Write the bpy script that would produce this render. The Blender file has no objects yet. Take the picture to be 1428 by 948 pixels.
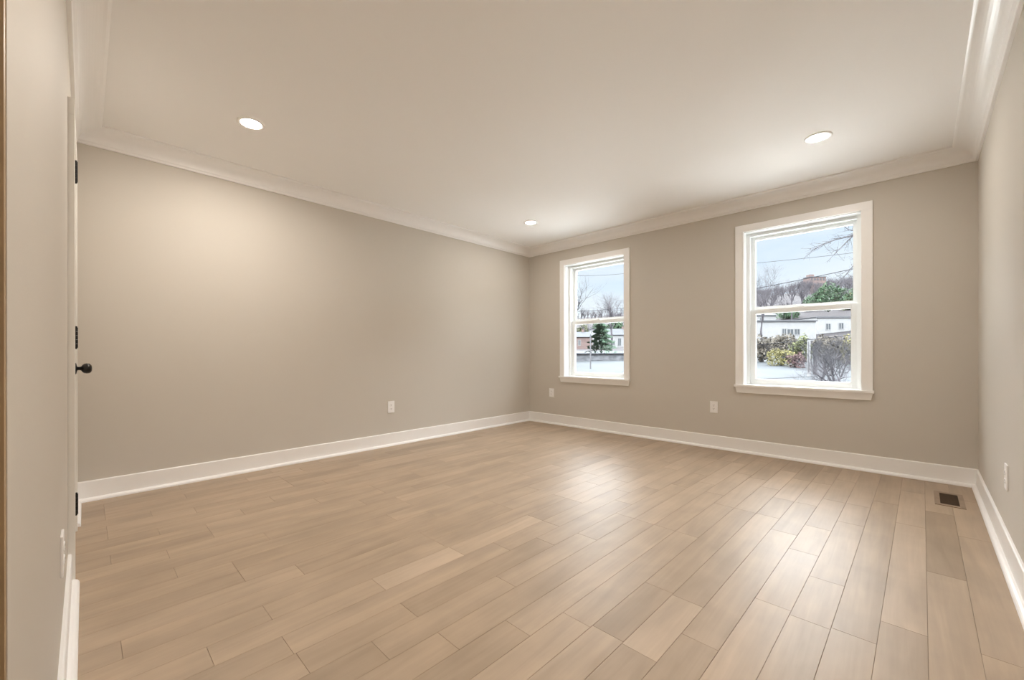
import bpy, bmesh, math, random
from mathutils import Vector, Matrix
PI = math.pi
S = bpy.context.scene
C = S.collection

# ------------------------------------------------------------------ camera
F, YAW, ROLL, CX, CY, H = 568.79, .7624, -.0012, 714.0, 491.89, .977
fw = Vector((-math.sin(YAW), math.cos(YAW), 0)); r0 = Vector((math.cos(YAW), math.sin(YAW), 0)); u0 = Vector((0, 0, 1))
rt = r0*math.cos(ROLL) + u0*math.sin(ROLL); up = u0*math.cos(ROLL) - r0*math.sin(ROLL)
cd = bpy.data.cameras.new('camera'); cam = bpy.data.objects.new('camera', cd); C.objects.link(cam)
cd.sensor_width = 36; cd.lens = 36*F/1428; cd.shift_y = (CY-474)/1428; cd.shift_x = 0; cd.clip_start = .02; cd.clip_end = 2000
M3 = Matrix((rt, up, -fw)).transposed()
cam.matrix_world = Matrix.Translation((0, 0, H)) @ M3.to_4x4()
S.camera = cam

# ------------------------------------------------------------------ world: pale overcast, boosted overhead
w = bpy.data.worlds.new('sky'); S.world = w; w.use_nodes = True
nt = w.node_tree; nt.nodes.clear()
wo = nt.nodes.new('ShaderNodeOutputWorld'); bg = nt.nodes.new('ShaderNodeBackground'); nt.links.new(bg.outputs[0], wo.inputs[0])
tc = nt.nodes.new('ShaderNodeTexCoord'); sx = nt.nodes.new('ShaderNodeSeparateXYZ'); nt.links.new(tc.outputs['Generated'], sx.inputs[0])
cr = nt.nodes.new('ShaderNodeValToRGB'); nt.links.new(sx.outputs['Z'], cr.inputs[0])
e = cr.color_ramp.elements
e[0].position = 0.0; e[0].color = (.88, .93, 1.0, 1)
e[1].position = .36; e[1].color = (.95, .96, .98, 1)
n2 = e.new(.25); n2.color = (.60, .75, .96, 1)
n1 = e.new(.14); n1.color = (.74, .86, 1.0, 1)
ns = nt.nodes.new('ShaderNodeTexNoise'); ns.inputs['Scale'].default_value = 3.0; ns.inputs['Detail'].default_value = 4
mpn = nt.nodes.new('ShaderNodeMapping'); mpn.inputs['Scale'].default_value = (1, 1, 3.5)
nt.links.new(tc.outputs['Generated'], mpn.inputs[0]); nt.links.new(mpn.outputs[0], ns.inputs[0])
cr2 = nt.nodes.new('ShaderNodeValToRGB'); cr2.color_ramp.elements[0].position = .42; cr2.color_ramp.elements[1].position = .72
nt.links.new(ns.outputs[0], cr2.inputs[0])
mx = nt.nodes.new('ShaderNodeMixRGB'); mx.inputs[2].default_value = (.90, .94, 1.0, 1)
nt.links.new(cr2.outputs[0], mx.inputs[0]); nt.links.new(cr.outputs[0], mx.inputs[1]); nt.links.new(mx.outputs[0], bg.inputs[0])
SKY_LOW, SKY_HIGH = 1.08, 21.0      # overhead sky boosted to light the room: much brighter than near the horizon
mr = nt.nodes.new('ShaderNodeMapRange'); mr.interpolation_type = 'SMOOTHSTEP'
mr.inputs['From Min'].default_value = .24; mr.inputs['From Max'].default_value = .35
mr.inputs['To Min'].default_value = SKY_LOW; mr.inputs['To Max'].default_value = SKY_HIGH
nt.links.new(sx.outputs['Z'], mr.inputs[0]); nt.links.new(mr.outputs[0], bg.inputs[1])

CAN_NEAR, CAN_FAR = 600.0, 245.0         # emission of the recessed lamps
HALL_FILL = 25.0         # unseen hall lamp, added as fill behind the camera
S.view_settings.view_transform = 'Standard'; S.view_settings.look = 'None'
S.view_settings.exposure = 0.07; S.view_settings.gamma = 1.0; S.view_settings.use_curve_mapping = False
S.cycles.use_denoising = True
S.cycles.max_bounces = 12; S.cycles.diffuse_bounces = 8; S.cycles.glossy_bounces = 4; S.cycles.transparent_max_bounces = 12
S.cycles.sample_clamp_indirect = 8; S.cycles.caustics_reflective = False; S.cycles.caustics_refractive = False

def at(px, py, D):
    """world point seen at photo pixel (px,py), D metres ahead"""
    return Vector((0, 0, H)) + (fw + rt*((px-CX)/F) + up*((CY-py)/F))*D

# ------------------------------------------------------------------ materials
def mat(name, col, rough=.5, spec=.5, metal=0, bump=0, bscale=200, var=0, vscale=3, coat=0):
    m = bpy.data.materials.new(name); m.use_nodes = True; t = m.node_tree; b = t.nodes['Principled BSDF']
    b.inputs['Base Color'].default_value = (*col, 1); b.inputs['Roughness'].default_value = rough
    b.inputs['Specular IOR Level'].default_value = spec; b.inputs['Metallic'].default_value = metal
    b.inputs['Coat Weight'].default_value = coat
    tc = t.nodes.new('ShaderNodeTexCoord')
    if var:
        n = t.nodes.new('ShaderNodeTexNoise'); n.inputs['Scale'].default_value = vscale; n.inputs['Detail'].default_value = 5
        t.links.new(tc.outputs['Object'], n.inputs[0])
        r = t.nodes.new('ShaderNodeValToRGB'); r.color_ramp.elements[0].position = .3; r.color_ramp.elements[1].position = .7
        r.color_ramp.elements[0].color = tuple(c*(1-var) for c in col)+(1,)
        r.color_ramp.elements[1].color = tuple(min(1, c*(1+var)) for c in col)+(1,)
        t.links.new(n.outputs[0], r.inputs[0]); t.links.new(r.outputs[0], b.inputs['Base Color'])
    if bump:
        n = t.nodes.new('ShaderNodeTexNoise'); n.inputs['Scale'].default_value = bscale; n.inputs['Detail'].default_value = 3
        t.links.new(tc.outputs['Object'], n.inputs[0])
        bp = t.nodes.new('ShaderNodeBump'); bp.inputs['Strength'].default_value = bump; bp.inputs['Distance'].default_value = .002
        t.links.new(n.outputs[0], bp.inputs['Height']); t.links.new(bp.outputs[0], b.inputs['Normal'])
    return m
M = {}
M['wall'] = mat('wall_paint', (.605, .565, .508), .65, .3, bump=.08, bscale=350)
M['ceil'] = mat('ceiling_paint', (.88, .87, .86), .7, .2, bump=.05, bscale=300)
M['crown'] = mat('crown_paint', (.88, .87, .86), .28, .5)
M['trim'] = mat('trim_paint', (.90, .89, .88), .35, .5)
M['vinyl'] = mat('window_vinyl', (.84, .86, .86), .35, .5)
M['door'] = mat('door_paint', (.82, .80, .76), .4, .5)
M['black'] = mat('matte_black_metal', (.012, .011, .011), .38, .5, metal=.3)
M['plastic'] = mat('outlet_plastic', (.90, .89, .88), .35, .5)
M['slot'] = mat('outlet_slot', (.03, .025, .02), .6)
M['jambwood'] = mat('stained_jamb_wood', (.42, .29, .16), .5, var=.1, vscale=12)
M['ventwood'] = mat('register_wood', (.29, .21, .145), .5, var=.15, vscale=25)
M['ventdark'] = mat('register_duct_shade', (.03, .017, .009), .7)  # flat dark panel; the opening's shade is put into its colour
M['ventslat'] = mat('register_louvre', (.085, .050, .026), .5)

def emis(name, col, st):
    m = bpy.data.materials.new(name); m.use_nodes = True; b = m.node_tree.nodes['Principled BSDF']
    b.inputs['Base Color'].default_value = (.9, .9, .9, 1)
    b.inputs['Emission Color'].default_value = (*col, 1); b.inputs['Emission Strength'].default_value = st
    return m
M['lens'] = emis('lamp_lens', (1.0, .93, .84), CAN_NEAR)
M['lens_far'] = emis('dimmer_lamp_lens', (1.0, .93, .84), CAN_FAR)
M['hall_fill'] = emis('hall_fill_glow', (1.0, .93, .85), HALL_FILL)

def glass_mat():
    m = bpy.data.materials.new('window_glass'); m.use_nodes = True; t = m.node_tree; t.nodes.clear()
    o = t.nodes.new('ShaderNodeOutputMaterial'); a = t.nodes.new('ShaderNodeBsdfTransparent'); g = t.nodes.new('ShaderNodeBsdfGlossy')
    a.inputs[0].default_value = (.97, .985, .98, 1); g.inputs['Roughness'].default_value = .01
    f = t.nodes.new('ShaderNodeFresnel'); f.inputs[0].default_value = 1.45; x = t.nodes.new('ShaderNodeMixShader')
    mm = t.nodes.new('ShaderNodeMath'); mm.operation = 'MULTIPLY'; mm.inputs[1].default_value = .6
    t.links.new(f.outputs[0], mm.inputs[0]); t.links.new(mm.outputs[0], x.inputs[0])
    t.links.new(a.outputs[0], x.inputs[1]); t.links.new(g.outputs[0], x.inputs[2]); t.links.new(x.outputs[0], o.inputs[0])
    return m
M['glass'] = glass_mat()

def floor_mat():
    m = bpy.data.materials.new('oak_floor_boards'); m.use_nodes = True; t = m.node_tree; N = t.nodes; L = t.links; b = N['Principled BSDF']
    at_ = N.new('ShaderNodeAttribute'); at_.attribute_name = 'board'
    sp = N.new('ShaderNodeSeparateColor'); L.new(at_.outputs['Color'], sp.inputs[0])
    tc = N.new('ShaderNodeTexCoord')
    off = N.new('ShaderNodeVectorMath'); off.operation = 'MULTIPLY_ADD'
    cb = N.new('ShaderNodeCombineXYZ'); L.new(sp.outputs[1], cb.inputs[0]); L.new(sp.outputs[2], cb.inputs[1]); L.new(sp.outputs[1], cb.inputs[2])
    L.new(cb.outputs[0], off.inputs[0]); off.inputs[1].default_value = (37, 53, 11); L.new(tc.outputs['Object'], off.inputs[2])
    def noise(sc, scale, det, rough=.55, dist=0):
        mp = N.new('ShaderNodeMapping'); mp.inputs['Scale'].default_value = sc; L.new(off.outputs[0], mp.inputs[0])
        n = N.new('ShaderNodeTexNoise'); n.inputs['Scale'].default_value = scale; n.inputs['Detail'].default_value = det
        n.inputs['Roughness'].default_value = rough; n.inputs['Distortion'].default_value = dist
        L.new(mp.outputs[0], n.inputs[0]); return n
    g1 = noise((60, 2.2, 1), 1.0, 6, .6, .6)       # fine grain
    g2 = noise((11, 1.3, 1), 1.0, 4, .5, .8)       # broad grain bands
    g3 = noise((4.5, 3.5, 1), 1.0, 3, .5, .3)      # smoky mottling
    base = N.new('ShaderNodeValToRGB'); L.new(sp.outputs[0], base.inputs[0])
    el = base.color_ramp.elements
    el[0].position = 0; el[0].color = (.30, .222, .152, 1); el[1].position = 1; el[1].color = (.56, .44, .33, 1)
    k = el.new(.45); k.color = (.425, .325, .235, 1)
    def mul(src, n, lo, hi, a=.3, z=.7):
        mr = N.new('ShaderNodeMapRange'); mr.inputs['From Min'].default_value = a; mr.inputs['From Max'].default_value = z
        mr.inputs['To Min'].default_value = lo; mr.inputs['To Max'].default_value = hi; L.new(n.outputs[0], mr.inputs[0])
        v = N.new('ShaderNodeVectorMath'); v.operation = 'SCALE'; L.new(src, v.inputs[0]); L.new(mr.outputs[0], v.inputs['Scale']); return v.outputs[0]
    c = mul(base.outputs[0], g1, .95, 1.04); c = mul(c, g2, .89, 1.08); c = mul(c, g3, .90, 1.07)
    L.new(c, b.inputs['Base Color'])
    rr = N.new('ShaderNodeMapRange'); rr.inputs['To Min'].default_value = .41; rr.inputs['To Max'].default_value = .50
    L.new(g3.outputs[0], rr.inputs[0]); L.new(rr.outputs[0], b.inputs['Roughness'])
    b.inputs['Specular IOR Level'].default_value = .36
    bp = N.new('ShaderNodeBump'); bp.inputs['Strength'].default_value = .12; bp.inputs['Distance'].default_value = .001
    L.new(g1.outputs[0], bp.inputs['Height']); L.new(bp.outputs[0], b.inputs['Normal'])
    return m
M['floor'] = floor_mat()
M['seam'] = mat('floor_seam_gap', (.22, .16, .11), .8, .2)  # brown layer visible through the hairline gaps between boards

# ------------------------------------------------------------------ mesh helpers
def obj(name, bm, m, parent=None, smooth=False):
    me = bpy.data.meshes.new(name)
    bmesh.ops.recalc_face_normals(bm, faces=bm.faces[:])
    if smooth:
        for f in bm.faces: f.smooth = True
    bm.to_mesh(me); bm.free()
    for mm in (m if isinstance(m, (list, tuple)) else [m]): me.materials.append(mm)
    o = bpy.data.objects.new(name, me); C.objects.link(o)
    if parent is not None: o.parent = parent
    return o
def thing(name, label=None, cat=None, group=None, loc=(0, 0, 0), rz=0, kind=None):
    o = bpy.data.objects.new(name, None); C.objects.link(o); o.location = loc; o.rotation_euler = (0, 0, rz); o.empty_display_size = .1
    return tag(o, label, cat, group, kind)
def tag(o, label=None, cat=None, group=None, kind=None):
    if label: o['label'] = label
    if cat: o['category'] = cat
    if group: o['group'] = group
    if kind: o['kind'] = kind
    return o
def box(bm, x0, x1, y0, y1, z0, z1, bev=0, mi=0):
    v = [bm.verts.new((x, y, z)) for z in (z0, z1) for y in (y0, y1) for x in (x0, x1)]
    fs = [bm.faces.new([v[i] for i in q]) for q in ((0, 2, 3, 1), (4, 5, 7, 6), (0, 1, 5, 4), (2, 6, 7, 3), (0, 4, 6, 2), (1, 3, 7, 5))]
    for f in fs: f.material_index = mi
    if bev:
        es = list({e for f in fs for e in f.edges})
        bmesh.ops.bevel(bm, geom=es, offset=bev, segments=2, affect='EDGES', profile=.7)
    return bm
def cyl(bm, c, ax, r, h, seg=16, r2=None):
    """cylinder centred at c along vector ax"""
    ax = Vector(ax).normalized(); q = ax.to_track_quat('Z', 'Y').to_matrix().to_4x4()
    bmesh.ops.create_cone(bm, cap_ends=True, segments=seg, radius1=r, radius2=r if r2 is None else r2, depth=h, matrix=Matrix.Translation(c) @ q)
    return bm
def tube(bm, pts, rad, seg=5):
    rings = []
    n = len(pts)
    for i, p in enumerate(pts):
        p = Vector(p); a = Vector(pts[max(i-1, 0)]); b = Vector(pts[min(i+1, n-1)]); d = (b-a).normalized()
        q = d.to_track_quat('Z', 'Y'); r = rad[i] if isinstance(rad, (list, tuple)) else rad
        rings.append([bm.verts.new(p + q @ Vector((r*math.cos(2*PI*k/seg), r*math.sin(2*PI*k/seg), 0))) for k in range(seg)])
    for i in range(n-1):
        for k in range(seg):
            bm.faces.new((rings[i][k], rings[i][(k+1) % seg], rings[i+1][(k+1) % seg], rings[i+1][k]))
    bm.faces.new(rings[0][::-1]); bm.faces.new(rings[-1])
    return bm
def lathe(bm, prof, M4, seg=32):
    rings = []
    for (r, z) in prof:
        if r < 1e-6: rings.append([bm.verts.new(M4 @ Vector((0, 0, z)))])
        else: rings.append([bm.verts.new(M4 @ Vector((r*math.cos(2*PI*k/seg), r*math.sin(2*PI*k/seg), z))) for k in range(seg)])
    for a, b in zip(rings, rings[1:]):
        for k in range(seg):
            if len(a) == 1 and len(b) == 1: continue
            if len(a) == 1: bm.faces.new((a[0], b[k], b[(k+1) % seg]))
            elif len(b) == 1: bm.faces.new((a[k], a[(k+1) % seg], b[0]))
            else: bm.faces.new((a[k], a[(k+1) % seg], b[(k+1) % seg], b[k]))
    return bm
def copy_tree(o, parent=None):
    c = o.copy(); C.objects.link(c)
    if parent is not None: c.parent = parent
    for ch in list(o.children): copy_tree(ch, c)
    return c

# ------------------------------------------------------------------ room shell
XL, YB, YF, ZC, SK = -3.90, 4.45, -.05, 2.465, .0258
def XR(y, off=0): return .40 - SK*(YB-y) - off
WT = .24                      # outer wall thickness
HYB, HXL = -3.2, -1.7         # hall behind the camera

def holed_wall_y(name, x0, x1, y0, y1, z0, z1, holes, m):
    """wall slab between y0 and y1 with rectangular through holes (hx0,hx1,hz0,hz1)"""
    xs = sorted({x0, x1, *[h[0] for h in holes], *[h[1] for h in holes]}); zs = sorted({z0, z1, *[h[2] for h in holes], *[h[3] for h in holes]})
    inh = lambda x, z: any(h[0] < x < h[1] and h[2] < z < h[3] for h in holes)
    bm = bmesh.new(); vd = {}
    def v(x, y, z):
        k = (round(x, 5), round(y, 5), round(z, 5))
        if k not in vd: vd[k] = bm.verts.new(k)
        return vd[k]
    nx, nz = len(xs)-1, len(zs)-1
    solid = [[not inh((xs[i]+xs[i+1])/2, (zs[j]+zs[j+1])/2) for j in range(nz)] for i in range(nx)]
    for i in range(nx):
        for j in range(nz):
            if not solid[i][j]: continue
            a, b, c, d = xs[i], xs[i+1], zs[j], zs[j+1]
            bm.faces.new((v(a, y0, c), v(b, y0, c), v(b, y0, d), v(a, y0, d)))
            bm.faces.new((v(a, y1, c), v(a, y1, d), v(b, y1, d), v(b, y1, c)))
            if i == 0 or not solid[i-1][j]: bm.faces.new((v(a, y0, c), v(a, y0, d), v(a, y1, d), v(a, y1, c)))
            if i == nx-1 or not solid[i+1][j]: bm.faces.new((v(b, y0, c), v(b, y1, c), v(b, y1, d), v(b, y0, d)))
            if j == 0 or not solid[i][j-1]: bm.faces.new((v(a, y0, c), v(a, y1, c), v(b, y1, c), v(b, y0, c)))
            if j == nz-1 or not solid[i][j+1]: bm.faces.new((v(a, y0, d), v(b, y0, d), v(b, y1, d), v(a, y1, d)))
    return tag(obj(name, bm, m), kind='structure')

WINS = [(-3.268, -2.391), (-1.115, -.240)]        # inner edges of the openings
WZ0, WZ1 = .643, 2.150
holed_wall_y('wall_back', XL-.2, .40, YB, YB+WT, 0, ZC, [(a, b, WZ0, WZ1) for a, b in WINS], M['wall'])
DX0, DX1, DZ = -3.275, -2.605, 1.985              # door opening in the front wall
EX = -.602                                        # end of the front wall beside the camera
holed_wall_y('wall_front', XL, .275, YF-.12, YF, 0, ZC, [(DX0, DX1, -.01, DZ), (EX, .3, -.01, 2.12)], M['wall'])
bm = box(bmesh.new(), XL-.2, XL, YF-.12, YB, 0, ZC); tag(obj('wall_left', bm, M['wall']), kind='structure')
bm = bmesh.new()
q = [(XR(HYB), HYB), (XR(YB+WT), YB+WT), (XR(YB+WT)+.2, YB+WT), (XR(HYB)+.2, HYB)]
lo = [bm.verts.new((x, y, 0)) for x, y in q]; hi = [bm.verts.new((x, y, ZC)) for x, y in q]
bm.faces.new(lo); bm.faces.new(hi)
for i in range(4): bm.faces.new((lo[i], lo[(i+1) % 4], hi[(i+1) % 4], hi[i]))
tag(obj('wall_right', bm, M['wall']), kind='structure')
bm = box(bmesh.new(), XL-.2, .75, HYB-.2, YB+WT, ZC, ZC+.15); tag(obj('ceiling', bm, M['ceil']), kind='structure')
# hall behind the camera
bm = box(bmesh.new(), HXL-.1, HXL, HYB, YF-.12, 0, ZC); tag(obj('wall_hall_left', bm, M['wall']), kind='structure')
bm = box(bmesh.new(), HXL-.1, XR(HYB)+.2, HYB-.1, HYB, 0, ZC); tag(obj('wall_hall_back', bm, M['wall']), kind='structure')
bm = box(bmesh.new(), EX, EX+.012, YF-.12, YF-.0008, 0, 2.12); tag(obj('trim_5', bm, M['jambwood']), kind='structure')

# --- floor boards: real boards with hairline gaps, running parallel to the right wall
rnd = random.Random(11)
BW, S0, YG, YS = .121, .134, .083, .1955
known = {13: [.468], 12: [.850], 16: [.083], 10: [.851], 11: [1.242], 14: [.856, 1.265], 5: [1.433], 6: [1.246, 1.637], 8: [1.242],
         3: [1.815, 2.19], -1: [2.005], 0: [3.585, 2.6], 1: [2.0, 3.22], 2: [1.83, 3.59], 9: [3.66], 27: [.083]}
tone = {(14, .856): .93, (0, 2.6): .16, (13, .083): .25, (12, .083): .30, (10, -.1): .2, (6, 1.246): .72}
bm = bmesh.new(); col = bm.loops.layers.float_color.new('board')
for k in range(-4, 36):
    s1 = S0 - BW*k; s0_ = s1 - BW
    ks = sorted(known.get(k, []))
    seams = []; y = YG - YS*17 - rnd.randint(0, 4)*YS
    ylow = ks[0] if ks else None
    y0 = HYB - .3
    while y < YB + .6:
        seams.append(y); y += YS*rnd.choice((2, 2, 3, 3, 4, 4, 5, 6))
    if ks:
        seams = [s for s in seams if all(abs(s-q) > .36 for q in ks) and not (ks[0] < s < ks[-1])] + ks
    seams = sorted(seams + [HYB-.5, YB+.7])
    for a, b in zip(seams, seams[1:]):
        a2, b2 = max(a, HYB-.2), min(b, YB+.2)
        if b2-a2 < .03: continue
        tn = min(1, max(0, rnd.gauss(.45, .075)))
        for (kk, yy), t_ in tone.items():
            if kk == k and abs(yy-a) < .03: tn = t_
        c4 = (tn, rnd.random(), rnd.random(), 1)
        g = .0003
        P = [(s0_+g+SK*a2, a2+g), (s1-g+SK*a2, a2+g), (s1-g+SK*b2, b2-g), (s0_+g+SK*b2, b2-g)]
        e_ = .0007
        Q = [(P[0][0]+e_, P[0][1]+e_), (P[1][0]-e_, P[1][1]+e_), (P[2][0]-e_, P[2][1]-e_), (P[3][0]+e_, P[3][1]-e_)]
        vb = [bm.verts.new((x, y_, -.003)) for x, y_ in P]; vm = [bm.verts.new((x, y_, -.0009)) for x, y_ in P]; vt = [bm.verts.new((x, y_, 0)) for x, y_ in Q]
        fs = [bm.faces.new(vt)]
        for i in range(4):
            j = (i+1) % 4
            fs.append(bm.faces.new((vb[i], vb[j], vm[j], vm[i]))); fs.append(bm.faces.new((vm[i], vm[j], vt[j], vt[i])))
        for f in fs:
            for l in f.loops: l[col] = c4
box(bm, XL-.3, .9, HYB-.3, YB+.3, -.12, -.003, mi=1)
o = obj('floor', bm, [M['floor'], M['seam']]); tag(o, kind='structure')

# --- mouldings swept along walls with mitred ends
def corner(cn, p):
    """room corner moved inwards by p from both of its walls"""
    fl, bl = (XL+p, YF+p), (XL+p, YB-p)
    if cn == 'fl': return fl
    if cn == 'bl': return bl
    if cn == 'br': return (XR(YB-p, p), YB-p)
    if cn == 'fr': return (XR(YF+p, p), YF+p)
def sweep(name, a, b, prof, m, parent=None, smooth=False):
    bm = bmesh.new(); A = []; B = []
    for p, z in prof:
        (ax, ay), (bx, by) = a(p), b(p)
        A.append(bm.verts.new((ax, ay, z))); B.append(bm.verts.new((bx, by, z)))
    n = len(prof)
    for i in range(n):
        j = (i+1) % n; f = bm.faces.new((A[i], A[j], B[j], B[i]))
    bm.faces.new(A[::-1]); bm.faces.new(B)
    o = obj(name, bm, m, parent)
    if parent is None: tag(o, kind='structure')
    return o
cove = [(.028+.090*(1-math.cos(i/12*PI/2)), 2.376+.072*math.sin(i/12*PI/2)) for i in range(13)]
crown = [(0, 2.357), (.014, 2.357), (.017, 2.361), (.018, 2.366), (.028, 2.376)] + cove[1:] + [(.124, 2.450), (.130, 2.453), (.130, ZC), (0, ZC)]
for n, (a, b) in enumerate((('fl', 'bl'), ('bl', 'br'), ('br', 'fr'), ('fr', 'fl')), 1):
    sweep('trim_%d' % n, lambda p, a=a: corner(a, p), lambda p, b=b: corner(b, p), crown, M['crown'])
bprof = [(0, .0), (.012, .0), (.012, .127), (.0105, .1305), (.007, .133), (0, .133)]
shoe = [(.012, 0), (.034, 0), (.034, .005), (.032, .012), (.027, .018), (.020, .022), (.012, .023)]
def base(side, a, b):
    o = sweep('baseboard_'+side, a, b, bprof, M['trim'])
    sweep('shoe_moulding', a, b, shoe, M['trim'], o)
for side, a, b in (('left', 'fl', 'bl'), ('back', 'bl', 'br'), ('right', 'br', 'fr')):
    base(side, lambda p, a=a: corner(a, p), lambda p, b=b: corner(b, p))
base('front_near', lambda p: (EX, YF+p), lambda p: (-2.530, YF+p))
base('front_far', lambda p: (-3.350, YF+p), lambda p: corner('fl', p))

# ------------------------------------------------------------------ windows
def window(n, x0, x1, wide):
    W = thing('window_%d' % n, kind='structure', loc=((x0+x1)/2, YB, WZ0)); ox, oy, oz = (x0+x1)/2, YB, WZ0
    def part(name, bm, m, par=None):
        o = obj(name, bm, m, par or W)
        if par is None: o.location = (-ox, -oy, -oz)
        return o
    cw, ct = .071, .019
    bm = bmesh.new(); zt = WZ1+.067
    zs = .665
    box(bm, x0-cw, x0+.001, YB-ct, YB, zs, WZ1, .002); box(bm, x1-.001, x1+cw, YB-ct, YB, zs, WZ1, .002)
    box(bm, x0-cw, x1+cw, YB-ct, YB, WZ1, zt, .002)
    part('casing', bm, M['trim'])
    bm = box(bmesh.new(), x0-cw-.008, x1+cw+.008, YB-.042, YB, WZ0, zs, .003)
    box(bm, x0+.001, x1-.001, YB-.002, YB+.12, WZ0+.001, zs)
    part('window_sill', bm, M['trim'])
    bm = bmesh.new()                                   # apron with cut back ends
    for (yy) in (YB-.020, YB): pass
    xa, xb = x0-cw, x1+cw
    P = [(xa+.012, .585), (xb-.012, .585), (xb, WZ0), (xa, WZ0)]
    fr = [bm.verts.new((x, YB-.018 if z < .6 else YB-.024, z)) for x, z in P]; bk = [bm.verts.new((x, YB, z)) for x, z in P]
    bm.faces.new(fr); bm.faces.new(bk[::-1])
    for i in range(4): bm.faces.new((fr[i], bk[i], bk[(i+1) % 4], fr[(i+1) % 4]))
    part('apron', bm, M['trim'])
    # jamb liner
    bm = bmesh.new()
    box(bm, x0, x0+.006, YB+.001, YB+WT, zs, WZ1); box(bm, x1-.006, x1, YB+.001, YB+WT, zs, WZ1); box(bm, x0, x1, YB+.001, YB+WT, WZ1-.006, WZ1)
    part('jamb', bm, M['vinyl'])
    # vinyl frame with inner stops and tracks
    bm = bmesh.new(); fa, fb = YB+.095, YB+.215; t = .022
    a, b, c, d = x0+.006, x1-.006, zs, WZ1-.006
    box(bm, a, a+t, fa, fb, c, d, .0015); box(bm, b-t, b, fa, fb, c, d, .0015); box(bm, a+t, b-t, fa, fb, d-t, d); box(bm, a+t, b-t, fa, fb, WZ0+.001, WZ0+.012)
    for yy in (fa-.012, fa+.048, fa+.100):             # stop beads
        box(bm, a, a+t+.006, yy, yy+.010, c, d, .001); box(bm, b-t-.006, b, yy, yy+.010, c, d, .001); box(bm, a+t+.006, b-t-.006, yy, yy+.010, d-t-.006, d-t+.002, .001)
    part('frame', bm, M['vinyl'])
    def sash(name, gx0, gx1, gz0, gz1, yy, sx, sz0, sz1):
        o_ = thing(name); o_.parent = W; o_.location = (-ox, -oy, -oz)
        bm = bmesh.new(); y0, y1 = yy-.019, yy+.019
        box(bm, sx[0], gx0, y0, y1, sz0, sz1, .002); box(bm, gx1, sx[1], y0, y1, sz0, sz1, .002)
        box(bm, gx0, gx1, y0, y1, gz1, sz1, .002); box(bm, gx0, gx1, y0, y1, sz0, gz0, .002)
        for q in (0, 1):                               # glazing bead step
            g = .005
            yb0, yb1 = yy-.012, yy+.012
            if q: box(bm, gx0-.001, gx0+g, yb0, yb1, gz0, gz1); box(bm, gx1-g, gx1+.001, yb0, yb1, gz0, gz1)
            else: box(bm, gx0, gx1, yb0, yb1, gz0-.001, gz0+g); box(bm, gx0, gx1, yb0, yb1, gz1-g, gz1+.001)
        fo = obj('sash_frame', bm, M['vinyl'], o_)
        gp = obj('glass_pane', box(bmesh.new(), gx0, gx1, yy-.002, yy+.002, gz0, gz1), M['glass'], o_)
        return o_
    sa, sb = a+t+.001, b-t-.001
    xm = (x0+x1)/2
    up_ = sash('upper_sash', xm-.378, xm+.378, 1.424, 2.096, YB+.180, (sa, sb), 1.385, d-t)
    lw_ = sash('lower_sash', xm-.366, xm+.366, .713, 1.362, YB+.136, (sa, sb), zs+.001, 1.400)
    bm = box(bmesh.new(), xm-.03, xm+.03, YB+.125, YB+.150, 1.400, 1.411, .003); cyl(bm, (xm, YB+.138, 1.416), (0, 0, 1), .011, .010)
    obj('sash_lock', bm, M['vinyl'], lw_)
    return W
window(1, *WINS[0], 0); window(2, *WINS[1], 0)

# ------------------------------------------------------------------ door in the front wall
D = thing('door_1', kind='structure', loc=((DX0+DX1)/2, YF, 0)); dl = (-(DX0+DX1)/2, -YF, 0)
def dpart(name, bm, m, smooth=False):
    o = obj(name, bm, m, D, smooth); o.location = dl; return o
bm = bmesh.new()
box(bm, DX1, -2.530, YF, YF+.021, 0, DZ, .002); box(bm, -3.350, DX0, YF, YF+.021, 0, DZ, .002); box(bm, -3.350, -2.530, YF, YF+.021, DZ, 2.056, .002)
dpart('casing', bm, M['door'])
bm = bmesh.new()
box(bm, DX1-.012, DX1, YF-.12, YF+.006, 0, DZ); box(bm, DX0, DX0+.012, YF-.12, YF+.006, 0, DZ); box(bm, DX0+.012, DX1-.012, YF-.12, YF+.006, DZ-.012, DZ)
dpart('jamb', bm, M['door'])
bm = bmesh.new(); la, lb, lz0, lz1 = DX0+.015, DX1-.015, .008, DZ-.015
ys, yd = YF+.010, YF-.025
box(bm, la, lb, yd, ys-.008, lz0, lz1)
st = .105                                              # two panel face
box(bm, la, la+st, ys-.008, ys, lz0, lz1, .001); box(bm, lb-st, lb, ys-.008, ys, lz0, lz1, .001)
for z0, z1 in ((lz0, lz0+.20), (.86, 1.00), (lz1-.12, lz1)): box(bm, la+st, lb-st, ys-.008, ys, z0, z1)
dpart('door_leaf', bm, M['door'])
for z in (1.772, 1.046, .317):
    bm = bmesh.new(); hx, hy = DX1-.012, YF+.023
    for i in range(5): cyl(bm, (hx, hy, z-.036+.018*i), (0, 0, 1), .0062, .0172, 12)
    cyl(bm, (hx, hy, z+.047), (0, 0, 1), .004, .006, 10); cyl(bm, (hx, hy, z-.047), (0, 0, 1), .004, .006, 10)
    box(bm, hx-.026, hx, YF+.0095, YF+.0125, z-.045, z+.045); box(bm, hx-.004, hx, YF+.010, YF+.022, z-.045, z+.045)
    dpart('hinge', bm, M['black'])
kx, kz = -3.212, .895
M4 = Matrix.Translation((kx, ys, kz)) @ Matrix.Rotation(-PI/2, 4, 'X')
kn = dpart('door_knob', lathe(bmesh.new(), [(0, .0), (.009, .0), (.009, .020), (.011, .026), (.019, .030), (.0255, .037), (.028, .047), (.0265, .057), (.020, .064), (.010, .067), (0, .0675)], M4), M['black'], True)
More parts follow.
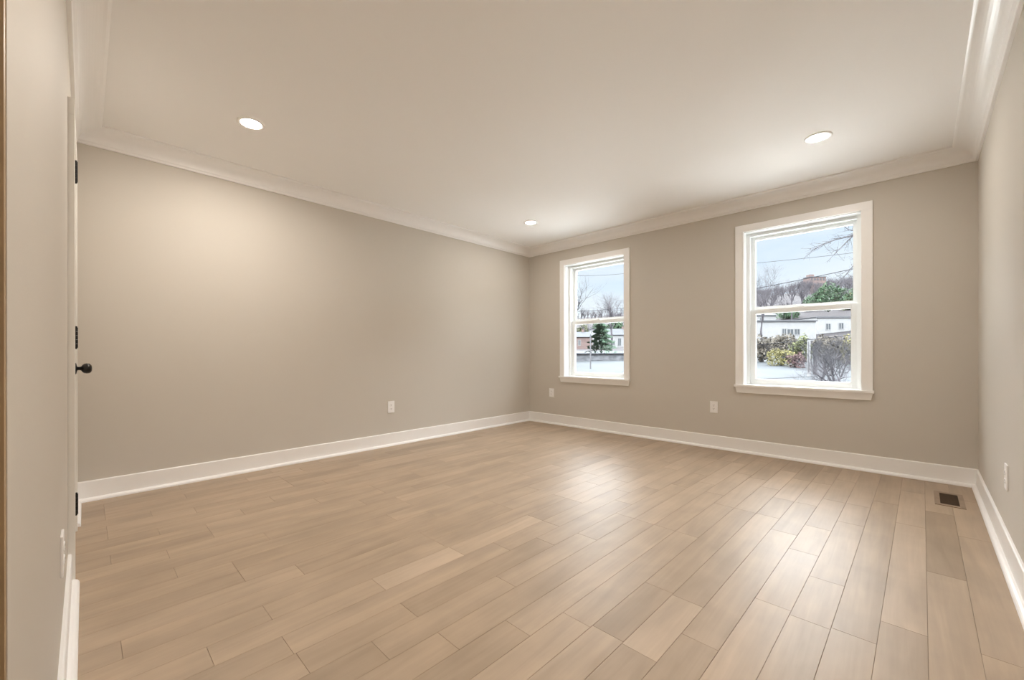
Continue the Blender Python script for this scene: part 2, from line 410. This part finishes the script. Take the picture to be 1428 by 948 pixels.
ro = obj('rosette', lathe(bmesh.new(), [(0, 0), (.032, 0), (.032, .004), (.028, .008), (.012, .011), (.010, .013), (0, .013)], M4), M['black'], kn, True)

# ------------------------------------------------------------------ outlets
def outlet(label, loc, rz, w=.072, h=.117, gfci=False):
    """face looks along local -Y"""
    t = thing('electrical_outlet', label, 'outlet', loc=loc, rz=rz)
    obj('cover_plate', box(bmesh.new(), -w/2, w/2, -.0062, 0, -h/2, h/2, .0028), M['plastic'], t)
    if gfci:
        r = obj('receptacle', box(bmesh.new(), -.0165, .0165, -.0085, -.004, -.033, .033, .001), M['plastic'], t)
        cs = (.018, -.018); par = [r, r]
    else:
        par = []
        for c in (.0195, -.0195):
            bm = bmesh.new(); cyl(bm, (0, -.0065, c), (0, 1, 0), .0168, .0045, 28)
            bmesh.ops.scale(bm, vec=(1, 1, .84), space=Matrix.Translation((0, 0, -c)), verts=bm.verts)
            par.append(obj('receptacle', bm, M['plastic'], t))
        cs = (.0195, -.0195)
    yy = -.0090 if not gfci else -.0087
    for c, p in zip(cs, par):
        bm = bmesh.new()
        box(bm, -.0075, -.0050, yy, yy+.0012, c-.0015, c+.0065); box(bm, .0050, .0075, yy, yy+.0012, c-.0005, c+.0060)
        cyl(bm, (0, yy+.0006, c-.0075), (0, 1, 0), .0027, .0012, 12)
        obj('socket_slots', bm, M['slot'], p)
    if gfci:
        bm = bmesh.new(); box(bm, -.008, .008, -.0095, -.008, .0015, .006, .0005); box(bm, -.008, .008, -.0095, -.008, -.006, -.0015, .0005)
        obj('test_button', bm, M['plastic'], par[0])
    for z in ((0,) if not gfci else (.046, -.046)):
        obj('screw', cyl(bmesh.new(), (0, -.0066, z), (0, 1, 0), .0032, .0018, 14), M['plastic'], t)
    return t
outlet('white duplex outlet on the long left wall, alone above its baseboard', (XL, 2.232, .408), PI/2, .076, .122)
outlet('white duplex outlet low on the window wall, left of the smaller window near the corner', (-3.492, YB, .428), 0, .080, .118)
outlet('white outlet low on the window wall between the two windows', (-1.390, YB, .420), 0, .074, .118, True)
ra = math.atan(SK)
outlet('white outlet on the right wall above the floor vent side baseboard', (XR(3.03), 3.03, .384), -PI/2-ra, .078, .120)
outlet('white outlet seen edge-on on the near left wall beside the door', (-1.800, YF, .385), PI, .078, .120)

# ------------------------------------------------------------------ recessed lights
def downlight(label, x, y, lens='lens', group='recessed ceiling lights'):
    t = thing('recessed_light', label, 'ceiling light', group, (x, y, ZC))
    obj('trim_ring', lathe(bmesh.new(), [(.0555, .0), (.0555, -.0030), (.0580, -.0048), (.074, -.0042), (.0800, -.0020), (.0800, .0)], Matrix.Identity(4), 48), M['plastic'], t, True)
    obj('lamp_lens', lathe(bmesh.new(), [(0, -.0010), (.040, -.0010), (.0560, -.0010)], Matrix.Identity(4), 32), M[lens], t, True)
    return t
downlight('round recessed ceiling light nearest the long left wall, large in view', -3.047, .745)
downlight('round recessed ceiling light in front of the larger right window', -.416, 3.505, 'lens_far')
downlight('small round recessed ceiling light near the far corner', -3.062, 3.517, 'lens_far')
downlight('round recessed ceiling light near the right wall above the doorway end of the room', -.416, .745)
HL = thing('hall_fill_light', 'unseen fill lamp added in the hall behind the doorway', 'ceiling light', None, (-.55, -1.7, ZC))  # added fill lamp, out of view
obj('fill_lamp_base', lathe(bmesh.new(), [(0, 0), (.17, 0), (.17, -.02), (.16, -.022), (0, -.022)], Matrix.Identity(4), 40), M['plastic'], HL, True)
obj('fill_lamp_shade', lathe(bmesh.new(), [(.155, -.022), (.15, -.05), (.11, -.075), (0, -.085)], Matrix.Identity(4), 40), M['hall_fill'], HL, True)

# ------------------------------------------------------------------ floor register
V = thing('floor_vent', 'brown slatted floor vent set in the wood floor near the right corner', 'vent', loc=(.2275, 3.958, 0), rz=-ra)
bm = bmesh.new(); hw, hl, iw, il = .068, .178, .043, .142
for z in (0,):
    box(bm, -hw, -iw, -hl, hl, -.002, .003, .001); box(bm, iw, hw, -hl, hl, -.002, .003, .001)
    box(bm, -iw, iw, -hl, -il, -.002, .003); box(bm, -iw, iw, il, hl, -.002, .003)
obj('vent_frame', bm, M['ventwood'], V)
obj('duct_shade', box(bmesh.new(), -iw, iw, -il, il, -.0015, .0003), M['ventdark'], V)
for i in range(17):
    yy = -il + (i+.5)*2*il/17
    bm = bmesh.new(); box(bm, -iw, iw, yy-.0022, yy+.0022, .0003, .0024)
    obj('louvre', bm, M['ventslat'], V)

# ------------------------------------------------------------------ outdoors
def ip(tab, y):
    for (a, b), (c, d) in zip(tab, tab[1:]):
        if y <= c: return b + (d-b)*(y-a)/(c-a)
    return tab[-1][1]
T1 = [(4, -2.6), (18, -2.6), (26, -1.45), (39, 0.0), (52, .9), (105, 2.2), (200, 9), (400, 42), (430, 42)]
T2 = [(4, -2.6), (20, -2.6), (36, -1.35), (55, 0.0), (97, 3.6), (132, 11.5), (250, 30), (400, 50), (430, 50)]
def terrain(x, y):
    t = max(0, min(1, (x/max(y, 1)+.61)/.466)); return ip(T1, y)*(1-t) + ip(T2, y)*t
def ext(name, col, var=.2, vs=1.0, rough=.9): return mat(name, col, rough, .1, var=var, vscale=vs)
M['bounce_pale'] = ext('pale_bounce_slab', (.62, .62, .60), .08, .8)  # kept pale to reflect skylight indoors
M['snow'] = ext('pale_frosted_ground', (0.034, 0.038, 0.042), .12, .35)
M['hill'] = ext('brown_hillside', (0.016, 0.0145, 0.0165), .3, .08)
M['bark'] = ext('grey_bark', (0.034, 0.034, 0.038), .3, 2)
M['bark_far'] = ext('pale_grey_bark', (0.05, 0.047, 0.053), .25, .6)
M['conifer'] = ext('conifer_needles', (0.03, 0.055, 0.036), .45, 1.2)
M['ever'] = ext('evergreen_leaves', (0.032, 0.054, 0.032), .45, .8)
M['olive'] = ext('olive_leaves', (0.062, 0.068, 0.036), .4, .8)
M['yellow'] = ext('yellow_leaves', (0.095, 0.088, 0.04), .35, .8)
M['brown'] = ext('brown_brush', (0.062, 0.056, 0.047), .4, .8)
M['red'] = ext('dull_red_leaves', (0.068, 0.045, 0.046), .3, .8)
M['whitewall'] = ext('white_render', (0.15, 0.152, 0.155), .05, 1)
M['roofw'] = ext('pale_flat_roof', (0.038, 0.041, 0.046), .08, .5)
M['roofg'] = ext('grey_roof_edge', (0.06, 0.062, 0.068), .1, 1)
M['brickx'] = ext('pinkish_brick', (0.095, 0.07, 0.066), .15, 1.5)
M['extglass'] = ext('dark_house_glass', (0.045, 0.05, 0.055), .1, 1, .2)
M['stonew'] = ext('grey_block_wall', (0.085, 0.088, 0.096), .25, 1.5)
M['pole'] = ext('grey_weathered_pole', (0.07, 0.07, 0.075), .2, 2)
M['wire'] = ext('black_cable', (0.014, 0.014, 0.017), 0)

bm = bmesh.new(); xs = [-330+i*12 for i in range(50)]; ysr = [20, 24, 28, 32, 36, 40, 46, 52, 60, 70, 85, 105, 130, 160, 200, 250, 320, 400, 430]
g = [[bm.verts.new((x*(.25+.75*min(1, y/120)), y, terrain(x*(.25+.75*min(1, y/120)), y))) for x in xs] for y in ysr]
for i in range(len(ysr)-1):
    for j in range(len(xs)-1):
        f = bm.faces.new((g[i][j], g[i][j+1], g[i+1][j+1], g[i+1][j])); f.material_index = 0 if ysr[i] < 70 else 1
tag(obj('ground', bm, [M['snow'], M['hill']]), kind='structure')
bm = box(bmesh.new(), -30, 30, YB+WT+.05, 20, -2.9, -2.6); tag(obj('bounce_slab', bm, M['bounce_pale']), kind='structure')  # unseen slab added below the windows to bounce light onto the ceiling

def base_at(px, D, sink=.05):
    p = at(px, CY, D); return Vector((p.x, p.y, terrain(p.x, p.y)-sink))
def zpix(py, D): return H + (CY-py)/F*D

def grow(bm, p, d, L, r, lev, rn, spread, upb, seg=4, n=(3, 5)):
    """one branch and its offshoots"""
    pts = [p.copy()]; rad = [r]; steps = 4 if lev > 1 else 3; q = p.copy(); dd = d.copy()
    for i in range(steps):
        dd = (dd + Vector((rn.uniform(-1, 1), rn.uniform(-1, 1), rn.uniform(-1, 1)))*.20 + Vector((0, 0, upb))*.12).normalized()
        q = q + dd*(L/steps); pts.append(q.copy()); rad.append(r*(1-.55*(i+1)/steps) if lev else r*(1-.8*(i+1)/steps))
    tube(bm, pts, rad, seg if lev > 1 else 3)
    if lev <= 0: return
    for k in range(rn.randint(*n)):
        f = rn.uniform(.30, 1.0); i = min(int(f*steps), steps-1); u = f*steps-i
        s = pts[i].lerp(pts[i+1], u); ax = Vector((rn.uniform(-1, 1), rn.uniform(-1, 1), rn.uniform(-.6, 1))).normalized()
        base_d = (pts[i+1]-pts[i]).normalized()
        nd = (base_d*(1-spread*.5) + ax*spread).normalized()
        grow(bm, s, nd, L*rn.uniform(.50, .78), rad[i]*.58, lev-1, rn, spread, upb, seg, n)

def bare_tree(label, base, h, seed, mt, trunk=.35, lev=4, spread=.75, r=None, group=None, cat='tree', name='bare_tree', n=(3, 5), lean=(0, 0), upb=.6):
    rn = random.Random(seed); t = thing(name, label, cat, group, base); r = r or h*.018
    d = Vector((lean[0], lean[1], 1)).normalized(); top = d*h*trunk
    tube_bm = tube(bmesh.new(), [(0, 0, -.3), tuple(top*.5 + Vector((rn.uniform(-.02, .02)*h, 0, 0))), tuple(top)], [r*1.25, r, r*.8], 7)
    obj('trunk', tube_bm, mt, t)
    bm = bmesh.new()
    for k in range(rn.randint(4, 6)):
        a = rn.uniform(0, 2*PI); nd = (d + Vector((math.cos(a), math.sin(a), .2))*spread*rn.uniform(.5, 1.1)).normalized()
        grow(bm, top*rn.uniform(.75, 1), nd, h*(1-trunk)*.52, r*.6, lev-1, rn, spread, upb, 4, n)
    obj('branches', bm, mt, t)
    return t

def leaves(bm, c, rx, ry, rz, cnt, sz, rn, shape='ball'):
    for i in range(cnt):
        while True:
            p = Vector((rn.uniform(-1, 1), rn.uniform(-1, 1), rn.uniform(-1, 1)))
            if p.length <= 1 and p.length > rn.random()*.9: break
        if shape == 'cone':
            hgt = (p.z+1)/2; k = (1-hgt)**.8*(.75+.25*math.sin(hgt*40)); a = rn.uniform(0, 2*PI); rr = math.sqrt(rn.random())
            p = Vector((math.cos(a)*rr*k, math.sin(a)*rr*k, p.z - rr*k*.10))
        else:
            b = 1 + .18*math.sin(5*p.x+seed_off)+.15*math.sin(7*p.z+3*p.y); p = p*b
        q = c + Vector((p.x*rx, p.y*ry, p.z*rz)); s = sz*rn.uniform(.6, 1.4)
        u = Vector((rn.uniform(-1, 1), rn.uniform(-1, 1), rn.uniform(-1, 1))).normalized(); v = u.orthogonal().normalized()
        if shape == 'cone': u = (Vector((p.x, p.y, 0)).normalized() + Vector((0, 0, rn.uniform(-.5, .4)))).normalized(); v = u.cross(Vector((0, 0, 1))).normalized()
        w_ = u.cross(v)*.25
        a_, b_, c_, d_ = (bm.verts.new(x) for x in (q-u*s, q+v*s*.45+w_*s, q+u*s, q-v*s*.45-w_*s))
        bm.faces.new((a_, b_, c_)); bm.faces.new((a_, c_, d_))
seed_off = 0
def shrub(label, base, rx, rz, seed, mt, cnt=900, sz=.12, group=None, name='shrub', cat='bush', twig=None):
    global seed_off
    rn = random.Random(seed); seed_off = seed; t = thing(name, label, cat, group, base)
    bm = bmesh.new(); leaves(bm, Vector((0, 0, rz*.95)), rx, rx*.8, rz, cnt, sz, rn); obj('foliage', bm, mt, t)
    bm = bmesh.new()
    for k in range(7):
        a = rn.uniform(0, 2*PI); grow(bm, Vector((0, 0, -.1)), Vector((math.cos(a)*.5*rx/rz, math.sin(a)*.4, 1)).normalized(), rz*1.3, .03+rz*.012, 2, rn, .6, .3, 3)
    obj('stems', bm, twig or M['bark'], t)
    return t

def house(label, pxl, pxr, pyt, pyb, D, mt, depth=8, wins=(), roof='flat', name='house', group=None, roofm=None):
    """box house whose front faces the room; window rectangles as photo pixels on that front"""
    a, b = at(pxl, CY, D), at(pxr, CY, D); zt, zb = zpix(pyt, D), min(zpix(pyb, D), terrain(a.x, a.y), terrain(b.x, b.y))-.6
    L_ = (b-a).length; rz = math.atan2(b.y-a.y, b.x-a.x)
    t = thing(name, label, 'house', group, (a.x, a.y, zb), rz); hh = zt-zb
    obj('wall', box(bmesh.new(), 0, L_, 0, depth, 0, hh), mt, t)
    k = L_/(pxr-pxl)
    if roof == 'flat':
        bm = box(bmesh.new(), -.15, L_+.15, -.15, depth+.15, hh, hh+.12); obj('roof', bm, roofm or M['roofw'], t)
        obj('parapet', box(bmesh.new(), -.18, L_+.18, -.18, -.02, hh-.10, hh+.16), M['roofg'], t)
    else:
        rh = roof; bm = bmesh.new(); o_ = .35
        P = [(-o_, -o_, hh), (L_+o_, -o_, hh), (L_+o_, depth+o_, hh), (-o_, depth+o_, hh), (-o_, depth/2, hh+rh), (L_+o_, depth/2, hh+rh)]
        v = [bm.verts.new(p) for p in P]
        for q in ((0, 1, 5, 4), (2, 3, 4, 5), (0, 4, 3), (1, 2, 5), (0, 3, 2, 1)): bm.faces.new([v[i] for i in q])
        obj('roof', bm, roofm or M['roofw'], t)
        obj('chimney', box(bmesh.new(), L_*.7, L_*.7+.6, depth/2-.3, depth/2+.3, hh+rh*.4, hh+rh+.7), M['brickx'], t)
    for (x0, y0, x1, y1) in wins:
        X0, X1 = (x0-pxl)*k, (x1-pxl)*k; Z1, Z0 = zpix(y0, D)-zb, zpix(y1, D)-zb
        bm = bmesh.new(); e_ = .10
        box(bm, X0-e_, X0, -.06, .02, Z0-e_, Z1+e_); box(bm, X1, X1+e_, -.06, .02, Z0-e_, Z1+e_); box(bm, X0, X1, -.06, .02, Z1, Z1+e_); box(bm, X0, X1, -.06, .02, Z0-e_, Z0)
        box(bm, (X0+X1)/2-.04, (X0+X1)/2+.04, -.05, .02, Z0, Z1)
        f = obj('window', bm, M['whitewall'], t); obj('pane', box(bmesh.new(), X0, X1, -.03, .01, Z0, Z1), M['extglass'], f)
    return t

def wire(label, pa, pb, Da, Db, sag, r, name='overhead_cable', group=None):
    a, b = at(*pa, Da), at(*pb, Db); ex = .35; A = a+(a-b)*ex; B = b+(b-a)*ex; pts = []
    for i in range(25):
        u = i/24; p = A.lerp(B, u); p.z -= sag*4*u*(1-u); pts.append(p)
    mid = sag*4*(ex/(1+2*ex))*(1-ex/(1+2*ex))
    for p in pts: p.z += mid
    o = obj(name, tube(bmesh.new(), pts, r, 6), M['wire']); return tag(o, label, 'cable', group)

# --- seen through the smaller left window
house('low pinkish brick house with pale roof in the left window view, left of the conifer', 790, 826, 470, 487, 110, M['brickx'], 9, [(806.5, 474.5, 809.5, 481.5), (796, 474.5, 799, 481.5)], 1.6)
house('pale gabled house right of the conifer in the left window view', 849, 884, 467, 486, 112, M['whitewall'], 9, [(853, 475, 857, 481), (862, 472, 866, 482), (872, 474, 876, 481)], 1.9)
house('long white roofed building behind the conifer in the left window view', 826, 880, 459, 466, 138, M['whitewall'], 8, [], 'flat')
t = thing('block_wall', 'low grey block wall across the pale ground in the left window view', 'wall', None, at(838, 499, 47)); a, b = at(795, 499, 47), at(884, 499, 47)
t.location = (a.x, a.y, terrain(a.x, a.y)-.3); L_ = (b-a).length; t.rotation_euler = (0, 0, math.atan2(b.y-a.y, b.x-a.x)); zt_ = zpix(494, 47)-t.location.z
bm = bmesh.new(); box(bm, 0, L_, 0, .3, 0, zt_)
rr_ = random.Random(4)
for i in range(60):
    x_ = rr_.uniform(0, L_-.5); z_ = rr_.uniform(.25, zt_-.25); box(bm, x_, x_+rr_.uniform(.2, .5), -.04, .02, z_, z_+.16)
obj('wall_blocks', bm, M['stonew'], t); obj('coping', box(bmesh.new(), -.1, L_+.1, -.15, .6, zt_, zt_+.12), M['roofw'], t)
obj('coping_edge', box(bmesh.new(), -.1, L_+.1, -.17, -.1, zt_-.03, zt_+.05), M['wire'], t)
def conifer(label, base, h, rx, seed, mt, cnt=2600, sz=.2):
    rn = random.Random(seed); t = thing('conifer_tree', label, 'tree', None, base)
    obj('trunk', tube(bmesh.new(), [(0, 0, -.3), (0, 0, h*.5), (0, 0, h*.97)], [h*.025, h*.015, .01], 7), M['bark'], t)
    bm = bmesh.new(); leaves(bm, Vector((0, 0, h*.52)), rx, rx, h*.49, cnt, sz, rn, 'cone'); obj('foliage', bm, mt, t); return t
b_ = base_at(838.5, 60); conifer('green conifer with a pointed top in the left window view', b_, zpix(446, 60)-b_.z, 2.9, 5, M['conifer'])
b_ = base_at(812, 128); shrub('olive green rounded tree above the brick house roof in the left window view', b_, 2.5, (zpix(450, 128)-b_.z)/1.95, 6, M['olive'], 1500, .28, name='leafy_tree', cat='tree')
b_ = base_at(859, 172); shrub('dark evergreen clump along the middle rail, right side of the left window view', b_, 4.5, (zpix(447, 172)-b_.z)/1.95, 7, M['ever'], 1200, .5, name='leafy_tree', cat='tree')
b_ = base_at(836, 197); shrub('dark evergreen behind the conifer top in the left window view', b_, 4.2, (zpix(446, 196)-b_.z)/1.95, 8, M['ever'], 900, .5, name='leafy_tree', cat='tree')
b_ = base_at(797, 45); bare_tree('bare tree with long branches reaching in from the left of the left window view', b_, zpix(383, 45)-b_.z, 21, M['bark'], .42, 5, .62, .16, n=(3, 4))
b_ = base_at(852, 80); bare_tree('round crowned bare tree at the right of the left window view', b_, zpix(397, 80)-b_.z, 23, M['bark_far'], .40, 5, .70, .20, n=(4, 5))
b_ = base_at(822, 120); bare_tree('low bushy bare tree in the middle of the left window view', b_, zpix(430, 120)-b_.z, 25, M['bark_far'], .3, 4, .8, .16)
t = thing('slim_pole', 'slim grey post standing in front of the block wall in the left window view', 'pole', None, base_at(823.5, 40)); hp = zpix(467, 40)-t.location.z
obj('post', tube(bmesh.new(), [(0, 0, -.2), (0, 0, hp)], [.065, .06], 8), M['pole'], t); obj('cap', cyl(bmesh.new(), (0, 0, hp+.02), (0, 0, 1), .06, .05, 8), M['roofg'], t)
wire('thin upper cable crossing the sky of the left window view', (806, 384.5), (870, 381.5), 24, 26, .1, .010)
wire('dark lower cable crossing the bare trees of the left window view', (804, 434), (870, 429.5), 27, 28, .1, .014)

# --- seen through the larger right window
house('white flat roofed house with a wide window in the right window view', 1040, 1138, 448, 470, 72, M['whitewall'], 9, [(1091, 459, 1096, 466), (1098, 459.5, 1106, 467), (1108, 459.5, 1115, 467)], 'flat')
house('white flat roofed house right of the first in the right window view', 1139, 1215, 443, 468, 80, M['whitewall'], 9, [(1152, 452, 1158, 460), (1170, 451, 1176, 459)], 'flat')
house('white house with pale roof set behind the others in the right window view', 1036, 1082, 440, 449, 98, M['whitewall'], 9, [(1060, 443, 1063, 447)], 1.0)
house('small white house peeping between evergreens under the middle rail of the right window', 1110, 1122, 434, 447, 118, M['whitewall'], 6, [(1113, 437, 1115, 442)], .8)
b0 = at(1129, CY, 235); b1 = at(1152, CY, 235); zb_ = zpix(402, 235)
t = thing('brick_building', 'red brick block on the hilltop skyline in the right window view', 'building', None, (b0.x, b0.y, zb_), math.atan2(b1.y-b0.y, b1.x-b0.x)); L_ = (b1-b0).length
H1 = zpix(386, 235)-zb_
obj('wall', box(bmesh.new(), 0, L_, 0, 5, -6, H1), M['brickx'], t); obj('stair_tower', box(bmesh.new(), L_*.10, L_*.36, 1, 4, H1, H1+1.4), M['brickx'], t)
obj('parapet', box(bmesh.new(), -.2, L_+.2, -.2, 5.2, H1-.3, H1+.05), M['roofg'], t)
for i in range(5):
    for j in range(2):
        X0 = L_*(.10+.18*i); Z0 = H1-2.2-3*j
        obj('window', box(bmesh.new(), X0, X0+.9, -.06, .02, Z0, Z0+1.3), M['extglass'], t)
rn_ = random.Random(77)
# bare trees covering the hill
protos = []
hill_lab = 'one of the many small bare grey trees covering the hillside in the right window view'
for i in range(3):
    protos.append(bare_tree(hill_lab, (0, 0, 0), 8, 100+i, M['bark_far'], .2, 5, .70, .30, 'bare trees on the far hillside', n=(3, 4)))
used = [False]*3; spots = []
for D in range(108, 330, 5):
    for q in range(6):
        px = rn_.uniform(1040, 1210); b_ = base_at(px, D)
        if all((b_.xy-o_.xy).length > 7.4 for _, _, o_ in spots) and (b_.xy-at(1140, CY, 237).xy).length > 13 and (b_.xy-at(1104, CY, 100).xy).length > 8 and (b_.xy-at(1136, CY, 112).xy).length > 8.5 and (b_.xy-at(1186, CY, 104).xy).length > 8 and (b_.xy-at(1160, CY, 95).xy).length > 10: spots.append((px, D, b_))
spots = [(p_, d_) for p_, d_, _ in spots]
for i, (px, D) in enumerate(spots):
    k = i % 3
    o = copy_tree(protos[k]) if used[k] else protos[k]; used[k] = True
    b_ = base_at(px, D); o.location = b_; o.rotation_euler = (0, 0, rn_.uniform(0, 6.28)); sc = rn_.uniform(.8, 1.25); o.scale = (sc, sc, sc)
w1lab = 'one of the small bare grey trees along the skyline of the left window view'
p1 = None
for i in range(16):
    px, D = 800+i*5, (222, 268, 244, 292)[i % 4]
    o = copy_tree(protos[i % 3]); o['label'] = w1lab; o['group'] = 'bare trees on the skyline, left window'
    b_ = base_at(px, D); b_.z = max(b_.z, zpix(447, D)-1); o.location = b_; o.rotation_euler = (0, 0, rn_.uniform(0, 6.28)); sc = (zpix(rn_.uniform(427, 436), D)-b_.z)/8; o.scale = (min(sc, .85), min(sc, .85), sc)
b_ = base_at(1064, 62); bare_tree('tall many twigged bare tree at the left of the right window view', b_, zpix(364, 62)-b_.z, 31, M['bark_far'], .42, 5, .58, r=.13, n=(4, 5))
b_ = base_at(1104, 100); bare_tree('slim bare tree standing above the hillside left of the brick block', b_, zpix(383, 100)-b_.z, 33, M['bark_far'], .5, 4, .6, .15)
b_ = base_at(1160, 95); b_.z = zpix(424, 95)-1; shrub('broad green evergreen below the brick block in the right window view', b_, 3.9, (zpix(397, 95)-b_.z)/1.95, 34, M['ever'], 2600, .26, name='leafy_tree', cat='tree')
b_ = base_at(1136, 112); b_.z = zpix(428, 112)-1; shrub('low green shrub left of the broad evergreen in the right window view', b_, 2.8, (zpix(413, 112)-b_.z)/1.95, 35, M['ever'], 1300, .24)
b_ = base_at(1186, 104); b_.z = zpix(428, 104)-1; shrub('light olive shrub right of the broad evergreen in the right window view', b_, 2.6, (zpix(406, 104)-b_.z)/1.95, 36, M['olive'], 1100, .26)
b_ = base_at(1100, 105); shrub('small dark evergreen peeping over the white roofs in the right window view', b_, 2.4, (zpix(432, 105)-b_.z)/1.95, 37, M['ever'], 700, .26)
# brush between the houses and the pale ground
def br(label, px, pyt, D, rx, seed, mt, cnt=1100, sz=.16, group=None): 
    b_ = base_at(px, D); return shrub(label, b_, rx, max(.5, (zpix(pyt, D)-b_.z)/1.95), seed, mt, cnt, sz, group)
br('brown leafless brush at the far left below the white house in the right window view', 1060, 468, 45, 1.5, 41, M['brown'])
br('yellow leaved shrub left of the utility pole in the right window view', 1088, 486, 41, 1.15, 42, M['yellow'], 900, .11)
br('tall brown brush behind the yellow shrub in the right window view', 1090, 466, 52, 1.8, 43, M['brown'], 1500)
br('dull red leaved shrub just left of the utility pole in the right window view', 1112, 492, 39, .75, 44, M['red'], 700, .10)
br('olive brush behind the red shrub in the right window view', 1119, 470, 44, 1.1, 45, M['olive'])
br('brown brush just right of the utility pole in the right window view', 1147, 470, 49, 1.4, 46, M['brown'])
br('yellow leaved shrub at the right edge of the right window view', 1186, 470, 40, .95, 47, M['yellow'], 700, .10)
br('brown brush near the right edge of the right window view', 1170, 468, 44, 1.4, 48, M['brown'])
# utility pole and trunk
t = thing('utility_pole', 'pale grey utility pole standing in the lower right window view', 'pole', None, base_at(1128, 33)); hp = zpix(474, 33)-t.location.z
obj('post', tube(bmesh.new(), [(0, 0, -.3), (0, 0, hp)], [.13, .11], 10), M['whitewall'], t)
bm = box(bmesh.new(), -.03, .03, -.14, -.10, hp*.15, hp*.95); obj('conduit', bm, M['pole'], t); obj('pole_cap', cyl(bmesh.new(), (0, 0, hp+.03), (0, 0, 1), .13, .06, 10), M['roofg'], t)
b_ = base_at(1135.5, 34); bare_tree('dark crooked bare tree beside the utility pole in the right window view', b_, zpix(462, 34)-b_.z, 52, M['bark'], .55, 4, .9, .13, n=(3, 4))
b_ = base_at(1165, 26); bare_tree('tangled bare thicket filling the lower right of the right window view', b_, zpix(458, 26)-b_.z, 53, M['bark'], .10, 5, .9, .10, n=(4, 6), name='bare_thicket', cat='bush', upb=.3)
b_ = base_at(1186, 22); bare_tree('second tangled bare thicket against the right edge of the right window view', b_, zpix(462, 22)-b_.z, 54, M['bark_far'], .08, 5, .9, .09, n=(4, 6), name='bare_thicket', cat='bush', upb=.3)
b_ = base_at(1150, 37); bare_tree('low pale thicket on the white ground right of the utility pole', b_, zpix(489, 37)-b_.z, 57, M['bark_far'], .1, 5, .9, .06, n=(3, 5), name='bare_thicket', cat='bush', upb=.3)
b_ = base_at(1146, 30); bare_tree('low bare thicket right of the dark crooked tree', b_, zpix(472, 30)-b_.z, 55, M['bark'], .1, 5, .9, .08, n=(4, 5), name='bare_thicket', cat='bush', upb=.3)
# near tree whose boughs reach in from the right
bb = base_at(1262, 15); t = thing('overhanging_tree', 'near bare tree with boughs reaching in from the right of the right window view', 'tree', None, bb)
obj('trunk', tube(bmesh.new(), [(0, 0, -.3), (.1, 0, 3.5), (0, 0, 8.5)], [.2, .16, .08], 8), M['bark'], t)
def bough(pix, D, r, seed, twigs):
    rn = random.Random(seed); P = [at(px, py, D+dd)-bb for px, py, dd in pix]; n_ = len(P)
    bm = bmesh.new(); rad = [r*(1-.8*i/(n_-1)) for i in range(n_)]; tube(bm, P, rad, 5)
    for k in range(twigs):
        i = rn.randint(1, n_-2); u = rn.random(); s_ = P[i].lerp(P[i+1], u); d_ = (P[i+1]-P[i]).normalized()
        nd = (d_*.7 + Vector((rn.uniform(-1, 1), rn.uniform(-1, 1), rn.uniform(-.7, 1)))*.8).normalized()
        grow(bm, s_, nd, rn.uniform(.22, .5), .007, 1, rn, .8, .2, 3, (1, 3))
    obj('bough', bm, M['bark'], t)
bough([(1262, 300, 0), (1205, 320, -.3), (1186, 329, -.5), (1165, 334, -.7), (1148, 340, -.9), (1140, 345, -1), (1132, 350, -1)], 14, .035, 61, 26)
bough([(1262, 310, 0), (1200, 318, -.3), (1186, 332, -.5), (1176, 342, -.6), (1166, 352, -.7), (1158, 360, -.8)], 14, .030, 62, 16)
bough([(1262, 318, 0), (1215, 324, -.3), (1192, 322, -.5), (1183, 320, -.6), (1176, 315, -.7)], 14, .028, 63, 8)
bough([(1262, 340, 0), (1210, 355, -.3), (1193, 367, -.4), (1182, 380, -.5), (1172, 392, -.6), (1166, 400, -.7)], 14, .026, 64, 14)
bough([(1262, 350, 0), (1215, 372, -.3), (1195, 385, -.4), (1186, 400, -.4), (1180, 408, -.5)], 14, .022, 65, 12)
wire('thin cable high in the sky of the right window view', (1062, 366), (1193, 352), 20, 19, .05, .009)
wire('thick dark cable rising to the right across the upper right window view', (1053, 402.5), (1193, 374), 18, 17, .05, .015)
wire('dark cable crossing the brush in the lower right window view', (1057, 480.5), (1189, 467), 22, 21, .05, .016)
wire('thin slack cable behind the dark one in the lower right window view', (1057, 484), (1122, 482), 36.5, 36.5, .05, .016)
wire('low cable across the pale ground left of the utility pole', (1062, 528), (1128, 525), 24, 26, .03, .012)
